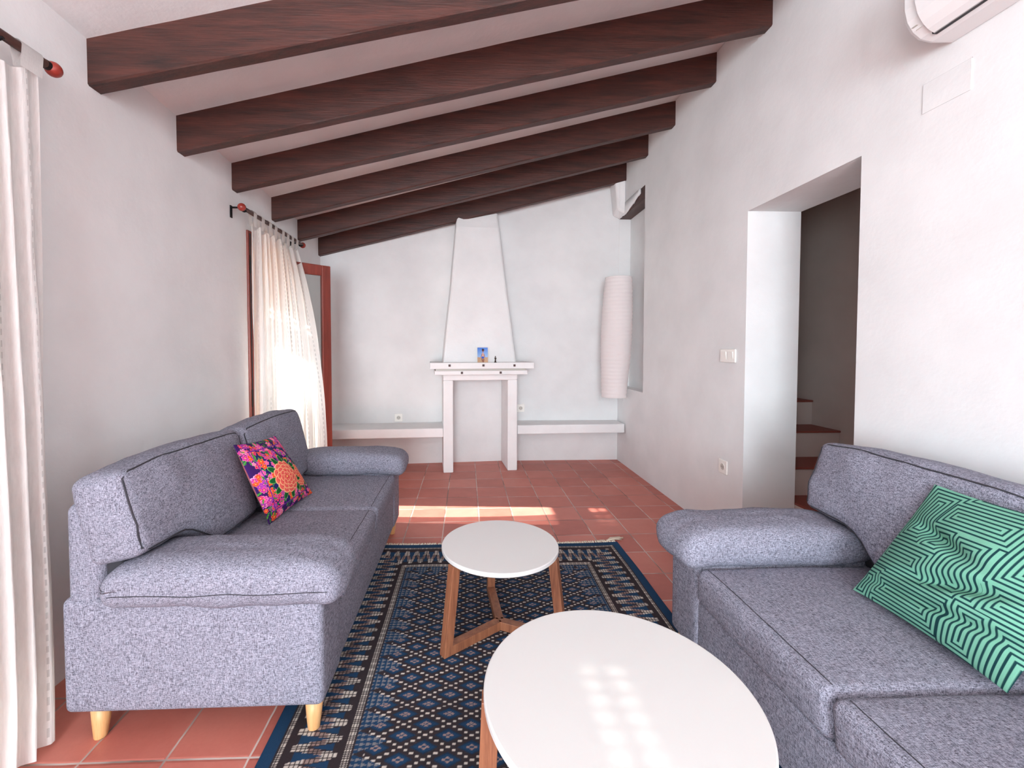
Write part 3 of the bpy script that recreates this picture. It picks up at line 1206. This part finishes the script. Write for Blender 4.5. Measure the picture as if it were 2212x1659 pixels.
# the left sofa's local x runs towards the camera
make_sofa('grey fabric two-seat sofa along the right wall, holding the green cushion', (1.58, 0.15, 0.0), R(90),
          ((0.135, 0.80), (0.81, 1.50)), (False, True))


# ------------------------------------------------------------------ scatter cushions
def pillow(name, label, mat, c00, c10, c11, c01, thick, color, res, wr, seed, grp=None, pinch=0.10):
    """corner points (bottom-left, bottom-right, top-right, top-left) seen from the front"""
    c00, c10, c11, c01 = [np.array(c, float) for c in (c00, c10, c11, c01)]
    ctr = (c00 + c10 + c11 + c01) / 4
    nrm = np.cross(c10 - c00, c01 - c00)
    nrm /= np.linalg.norm(nrm)
    n = res
    v, uu = np.mgrid[0:n, 0:n] / (n - 1)
    # edges pulled in between the corners
    a, bb = 2 * uu - 1, 2 * v - 1
    pu = uu - 0.5 * pinch * 0.5 * a * (1 - bb ** 2) * np.abs(a)
    pv = v - 0.5 * pinch * 0.5 * bb * (1 - a ** 2) * np.abs(bb)
    base = (c00[None, None] * ((1 - pu) * (1 - pv))[..., None] + c10 * (pu * (1 - pv))[..., None] + c11 * (pu * pv)[..., None] + c01 * ((1 - pu) * pv)[..., None])
    bul = np.clip((1 - a ** 2), 0, 1) ** 0.55 * np.clip((1 - bb ** 2), 0, 1) ** 0.55
    bul = bul * (1 - 0.25 * (a ** 2 + bb ** 2))
    wrk = np.zeros_like(a)
    for k in range(6):
        an = rng.uniform(0, math.pi)
        fq = rng.uniform(6, 15)
        wrk += np.sin((a * math.cos(an) + bb * math.sin(an)) * fq + rng.uniform(0, 6)) / 6
    disp = bul * thick * 0.5 + wr(a, bb) * bul + 0.004 * wrk * bul
    t = thing(name, label, 'cushion', tuple(c00), 0, grp)
    P = base + nrm * disp[..., None] - c00
    grid_mesh(P, 'front_cover', mat, t, color=color)
    k = max(1, n // 60)
    B = (base - nrm * (bul * thick * 0.5)[..., None] - c00)[::k, ::k]
    grid_mesh(B[:, ::-1], 'back_cover', mat, t, color=color[::k, ::k][:, ::-1] * 0 + color.mean((0, 1)))
    return t


# green maze print: nested rectangles meeting along their diagonals
n = 420
vv, uu = np.mgrid[0:n, 0:n] / (n - 1)
seeds = [(0.16, 0.76, .0, .10), (0.47, 0.82, .12, 0), (0.82, 0.74, 0, .13), (0.20, 0.40, .12, 0), (0.55, 0.50, 0, .10), (0.88, 0.40, .05, 0), (0.36, 0.14, .14, 0), (0.74, 0.16, 0, .07), (0.05, 0.10, 0, .05)]
d = np.full((n, n), 9.0)
for sx, sy, ex, ey in seeds:
    dx = np.maximum(np.abs(uu - sx) - ex, 0)
    dy = np.maximum(np.abs(vv - sy) - ey, 0)
    d = np.minimum(d, np.maximum(dx, dy))
fr = (d / 0.0290) % 1.0
edge = np.clip((np.abs(fr - 0.5) - 0.27) / 0.06, 0, 1)
gA = np.array(lin(116, 176, 152)[:3])
gB = np.array(lin(22, 58, 62)[:3])
col = gB + (gA - gB) * np.clip(1 - edge, 0, 1)[..., None]


def wr_green(a, bb):
    return (-0.036 * np.exp(-((bb + 0.28 - 0.35 * a) / 0.10) ** 2) * np.exp(-((a - 0.2) / 0.6) ** 2) - 0.032 * np.exp(-((bb - 0.18 + 0.25 * a) / 0.09) ** 2) * np.exp(-((a + 0.35) / 0.5) ** 2)
            - 0.026 * np.exp(-((bb + 0.62 - 0.12 * a) / 0.07) ** 2))


pillow('cushion', 'mint green cushion with dark maze-like line print on the right sofa', M['print'],
       (1.195, 1.262, 0.452), (1.170, 0.862, 0.452), (1.345, 0.790, 0.815), (1.362, 1.186, 0.803), 0.13, col, n, wr_green, 2, 'scatter cushions')

# floral embroidery
n = 380
vv, uu = np.mgrid[0:n, 0:n] / (n - 1)     # v = 0 at the bottom edge
col = np.zeros((n, n, 3))
col[:] = np.array(lin(58, 26, 92)[:3])
inner = (uu > 0.13) & (uu < 0.87) & (vv > 0.11) & (vv < 0.89)
col[inner] = np.array(lin(34, 34, 96)[:3])


def petal_ell(cx, cy, rx, ry, ang, c):
    x0, x1 = int(max(0, (cx - max(rx, ry)) * n - 1)), int(min(n, (cx + max(rx, ry)) * n + 2))
    y0, y1 = int(max(0, (cy - max(rx, ry)) * n - 1)), int(min(n, (cy + max(rx, ry)) * n + 2))
    if x1 <= x0 or y1 <= y0:
        return
    U, V = uu[y0:y1, x0:x1] - cx, vv[y0:y1, x0:x1] - cy
    ca, sa = math.cos(ang), math.sin(ang)
    A, B = U * ca + V * sa, -U * sa + V * ca
    col[y0:y1, x0:x1][(A / rx) ** 2 + (B / ry) ** 2 < 1] = np.array(lin(*c)[:3])


def flower(cx, cy, r, c_in, c_out, npet=6, centre=(250, 190, 70)):
    a0 = rng.uniform(0, 6.28)
    for k in range(npet):
        a = a0 + 2 * math.pi * k / npet
        petal_ell(cx + 0.55 * r * math.cos(a), cy + 0.55 * r * math.sin(a), 0.50 * r, 0.36 * r, a, c_out)
        petal_ell(cx + 0.48 * r * math.cos(a), cy + 0.48 * r * math.sin(a), 0.36 * r, 0.22 * r, a, c_in)
    petal_ell(cx, cy, 0.2 * r, 0.2 * r, 0, centre)


def sprig(cx, cy, r, a):
    for k, s in enumerate((-1, 1, -1, 1, 0)):
        q = k / 5
        petal_ell(cx + math.cos(a) * r * q, cy + math.sin(a) * r * q, r * 0.32, r * 0.13, a + s * 0.8, (34, 110, 52) if k % 2 else (86, 160, 62))


pal = [((232, 62, 148), (250, 130, 190)), ((214, 34, 84), (246, 90, 130)), ((228, 56, 40), (250, 120, 70)), ((190, 40, 130), (236, 96, 176)), ((150, 40, 150), (200, 80, 190)), ((240, 90, 150), (255, 170, 205))]
for k in range(150):
    sprig(rng.uniform(0, 1), rng.uniform(0, 1), rng.uniform(0.03, 0.06), rng.uniform(0, 6.28))
for k in range(260):
    c = pal[rng.integers(len(pal))]
    flower(rng.uniform(0, 1), rng.uniform(0, 1), rng.uniform(0.022, 0.05), c[0], c[1], int(rng.integers(5, 7)))
for k in range(70):
    sprig(rng.uniform(0, 1), rng.uniform(0, 1), rng.uniform(0.03, 0.05), rng.uniform(0, 6.28))
# purple braid between border and panel
for s in np.linspace(0.12, 0.88, 160):
    for p in ((s, 0.115), (s, 0.885), (0.135, s), (0.865, s)):
        petal_ell(p[0], p[1], 0.007, 0.007, 0, (112, 48, 150))


def peony(cx, cy, r):
    for k in range(11):
        a = 2 * math.pi * k / 11 + 0.2
        petal_ell(cx + 1.12 * r * math.cos(a), cy + 1.12 * r * math.sin(a), 0.34 * r, 0.17 * r, a, (120, 190, 90))
        petal_ell(cx + 1.10 * r * math.cos(a), cy + 1.10 * r * math.sin(a), 0.31 * r, 0.145 * r, a, (18, 92, 44))
    for ring, npet, rad, pr in ((0, 12, 0.78, 0.27), (1, 10, 0.56, 0.25), (2, 8, 0.36, 0.21), (3, 5, 0.17, 0.16)):
        for k in range(npet):
            a = 2 * math.pi * (k + 0.5 * (ring % 2)) / npet
            petal_ell(cx + rad * r * math.cos(a), cy + rad * r * math.sin(a), pr * r, pr * r * 1.06, a, (252, 192, 140))
            petal_ell(cx + (rad - 0.02) * r * math.cos(a), cy + (rad - 0.02) * r * math.sin(a), pr * r * 0.86, pr * r * 0.92, a, (240, 100, 90))
            petal_ell(cx + (rad - 0.1) * r * math.cos(a), cy + (rad - 0.1) * r * math.sin(a), pr * r * 0.55, pr * r * 0.5, a, (226, 62, 66))
    petal_ell(cx, cy, 0.07 * r, 0.07 * r, 0, (250, 190, 110))


peony(0.80, 0.37, 0.165)
peony(0.47, 0.44, 0.215)


def wr_red(a, bb):
    return -0.012 * np.exp(-((bb - 0.75 - 0.1 * a) / 0.08) ** 2) - 0.010 * np.exp(-((a - 0.45 + 0.35 * bb) / 0.10) ** 2) * (bb > -0.3)


pillow('cushion', 'pink and red floral embroidered cushion on the left sofa', M['embroidery'],
       (-0.845, 1.850, 0.442), (-0.802, 2.246, 0.446), (-0.945, 2.150, 0.765), (-0.955, 1.785, 0.803), 0.12, col, n, wr_red, 3, 'scatter cushions')


# ------------------------------------------------------------------ coffee tables
def table(label, loc, rad, h, ang, foot, bar=0.036):
    t = thing('coffee_table', label, 'table', loc, ang, 'round white coffee tables')
    b = MB()
    th = 0.020
    rings = []
    for r, z in ((rad - 0.012, h - th), (rad - 0.004, h - th + 0.001), (rad, h - th + 0.005), (rad, h - 0.003), (rad - 0.0012, h - 0.0008), (rad - 0.004, h)):
        rings.append([(r * math.cos(a), r * math.sin(a), z) for a in np.linspace(0, 2 * math.pi, 128, endpoint=False)])
    b.rings(rings)
    o = b.build('table_top', M['table_top'], t)
    w = bar / 2
    for k in range(3):
        a = 2 * math.pi * k / 3
        ca, sa = math.cos(a), math.sin(a)
        tr = Matrix.Rotation(a, 4, 'Z')
        top = rad - 0.016
        # leg, slightly splayed
        pts = []
        for z, r in ((0.004, foot), (h - th, top)):
            for dx, dy in ((-w, -w), (w, -w), (w, w), (-w, w)):
                pts.append(tr @ Vector((r + dx, dy, z)))
        MB().hexa([tuple(p) for p in pts]).build('leg', M['walnut'], t, bevel=0.002)
        # floor bar running to the middle
        pts = [tr @ Vector(p) for p in ((0.0, -w, 0.004), (foot - w, -w, 0.004), (foot - w, w, 0.004), (0.0, w, 0.004), (0.0, -w, 0.004 + bar), (foot - w, -w, 0.004 + bar), (foot - w, w, 0.004 + bar), (0.0, w, 0.004 + bar))]
        MB().hexa([tuple(p) for p in pts]).build('floor_bar', M['walnut'], t, bevel=0.002)
    return t


table('small round white table with walnut tripod legs, beyond the larger one', (0.140, 1.786, 0.008), 0.245, 0.367, R(215), 0.27)
table('large round white table in front with light streaks on its top', (0.337, 0.929, 0.008), 0.30, 0.422, R(176), 0.30, 0.04)

# ------------------------------------------------------------------ rug
X0, X1, YF, YN = -0.600, 0.922, 2.572, 0.45
W_, L_ = X1 - X0, YF - YN
nu, nv = 470, 640
uu, vv = np.meshgrid(np.linspace(0, W_, nu), np.linspace(0, L_, nv))     # v from the far end
blue = np.array(lin(30, 60, 90)[:3])
navy = np.array(lin(25, 38, 58)[:3])
brown = np.array(lin(50, 43, 46)[:3])
white = np.array(lin(196, 188, 178)[:3])
pink = np.array(lin(146, 124, 118)[:3])
col = np.zeros((nv, nu, 3))
col[:] = brown
d_side = np.minimum(uu, W_ - uu)
d_far = vv
d = np.minimum(d_side, d_far)
along = np.where(d_side <= d_far, vv, uu)
q = 0.0075


def put(mask, c):
    col[mask] = c


put(d < 0.042, blue)
for a in (0.046, 0.054, 0.241, 0.249, 0.257):
    put((d > a) & (d < a + 0.0055) & ((along / q) % 1 < 0.62), white)
band = (d > 0.07) & (d < 0.236)
per = 0.056
ph = (along / per) % 1.0
tri = np.abs(ph - 0.5) * 2            # 1 at the ends, 0 in the middle
x = (d - 0.078) / 0.15                # 0..1 across
put(band, brown)
zc = tri                              # zigzag centre across the band
dist = np.abs(x - zc)
put(band & (x < zc - 0.29) & (x > 0.12), blue)
put(band & (x > zc + 0.16) & (x < 0.62), brown)
put(band & (x > zc + 0.40) & (x < 0.85), blue)
zig = band & (dist < 0.29) & (x > 0.03) & (x < 0.97)
cellu = (d / 0.0125) % 1
cellv = ((along * 1.0) / 0.0082) % 1
cell = (cellu < 0.76) & (cellv < 0.72)
put(zig, brown)
ends = (x < 0.36) | (x > 0.66)
put(zig & cell & ends, white)
put(zig & cell & ~ends, pink)
# serrated triangles along the field edge
tb = (d >= 0.268) & (d < 0.362)
put(tb, brown)
per2 = 0.079
t2 = np.abs(((along / per2) % 1.0) - 0.5) * 2
x2 = (d - 0.268) / 0.094
inside = tb & (x2 < 1 - t2)
put(inside, blue)
tu = (d / 0.0200) % 1
tv = np.abs(((along / 0.0165) % 1) - 0.5) * 2
put(inside & (tv < 0.85 - tu), np.array(lin(120, 119, 122)[:3]))
# diamond field
fld = (d_side >= 0.300) & (d_far >= 0.30)
fx, fy = uu - W_ / 2, vv - 0.30
A = fx / 0.0715 + fy / 0.0395
B = fx / 0.0715 - fy / 0.0395
# diamonds sit at A, B both even
la, lb = ((A + 1) % 2) - 1, ((B + 1) % 2) - 1
fm = fld & ~inside
dia = np.maximum(np.abs(la), np.abs(lb))
put(fm & (dia < 0.60), blue)
put(fm & (dia < 0.60) & (dia > 0.48), (blue + navy) / 2)
c4 = np.minimum(np.abs(np.abs(la) - 0.16), 9) + 0 * la
put(fm & (np.abs(np.abs(la) - 0.15) < 0.11) & (np.abs(np.abs(lb) - 0.15) < 0.11), pink)
ea, eb = 1 - np.abs(la), 1 - np.abs(lb)
sa, sb = np.abs(((lb / 0.5 + 0.5) % 1) - 0.5) * 0.5, np.abs(((la / 0.5 + 0.5) % 1) - 0.5) * 0.5
put(fm & (ea + sa < 0.165), white)
put(fm & (eb + sb < 0.165), white)
# patchy fading of the dyes
fade = np.zeros((nv, nu))
for k in range(7):
    an, fq = rng.uniform(0, 3.14), rng.uniform(3, 14)
    fade += np.sin((uu * math.cos(an) + vv * math.sin(an)) * fq + rng.uniform(0, 6.28)) / 7
col *= (1 + 0.28 * fade)[..., None]
P = np.zeros((nv, nu, 3))
P[..., 0] = X0 + uu + 0.004 * np.sin(vv * 3 + 1)
P[..., 1] = YF - vv + 0.008 * np.sin(uu * 4 + 0.6)
P[..., 2] = 0.0085 + 0.0016 * np.sin(vv * 13 + 3 * np.sin(uu * 3)) + 0.0012 * np.sin(uu * 17 + vv * 5)
t = thing('rug', 'blue and brown woven rug with white-dotted diamonds and zigzag border', 'rug', (0, 0, 0))
rug = grid_mesh(P[:, ::-1], 'woven_field', M['rug'], t, color=col[:, ::-1])
sol = rug.modifiers.new('solid', 'SOLIDIFY')
sol.thickness = 0.006
sol.offset = -1
b = MB()
for k in range(300):
    x = X0 + 0.01 + (W_ - 0.02) * k / 299 + rng.normal(0, 0.002)
    y = YF + 0.008 * math.sin((x - X0) * 4 + 0.6)
    l = 0.018 + 0.012 * rng.random() + 0.012 * max(0, math.sin(x * 9))
    sx = rng.normal(0, 0.006)
    b.tube([(x, y - 0.004, 0.009), (x + sx * 0.4, y + l * 0.5, 0.007 + 0.004 * rng.random()), (x + sx, y + l, 0.003)], [0.0022, 0.0028, 0.0014], 5)
o = b.build('fringe', M['fringe'], t, smooth=True)
o['kind'] = 'stuff'
b = MB()
for k in range(12):
    a = rng.normal(0, 0.010)
    c = rng.normal(0, 0.008)
    b.tube([(X1 - 0.06, YF + 0.012, 0.01), (X1 - 0.02 + a * .3, YF + 0.03 + c, 0.014), (X1 + 0.02 + a, YF + 0.042 + c, 0.010), (X1 + 0.065 + a, YF + 0.052 + c * 2.2, 0.004)], [0.003, 0.0045, 0.004, 0.0018], 6)
b.build('corner_tassel', M['fringe'], t, smooth=True)
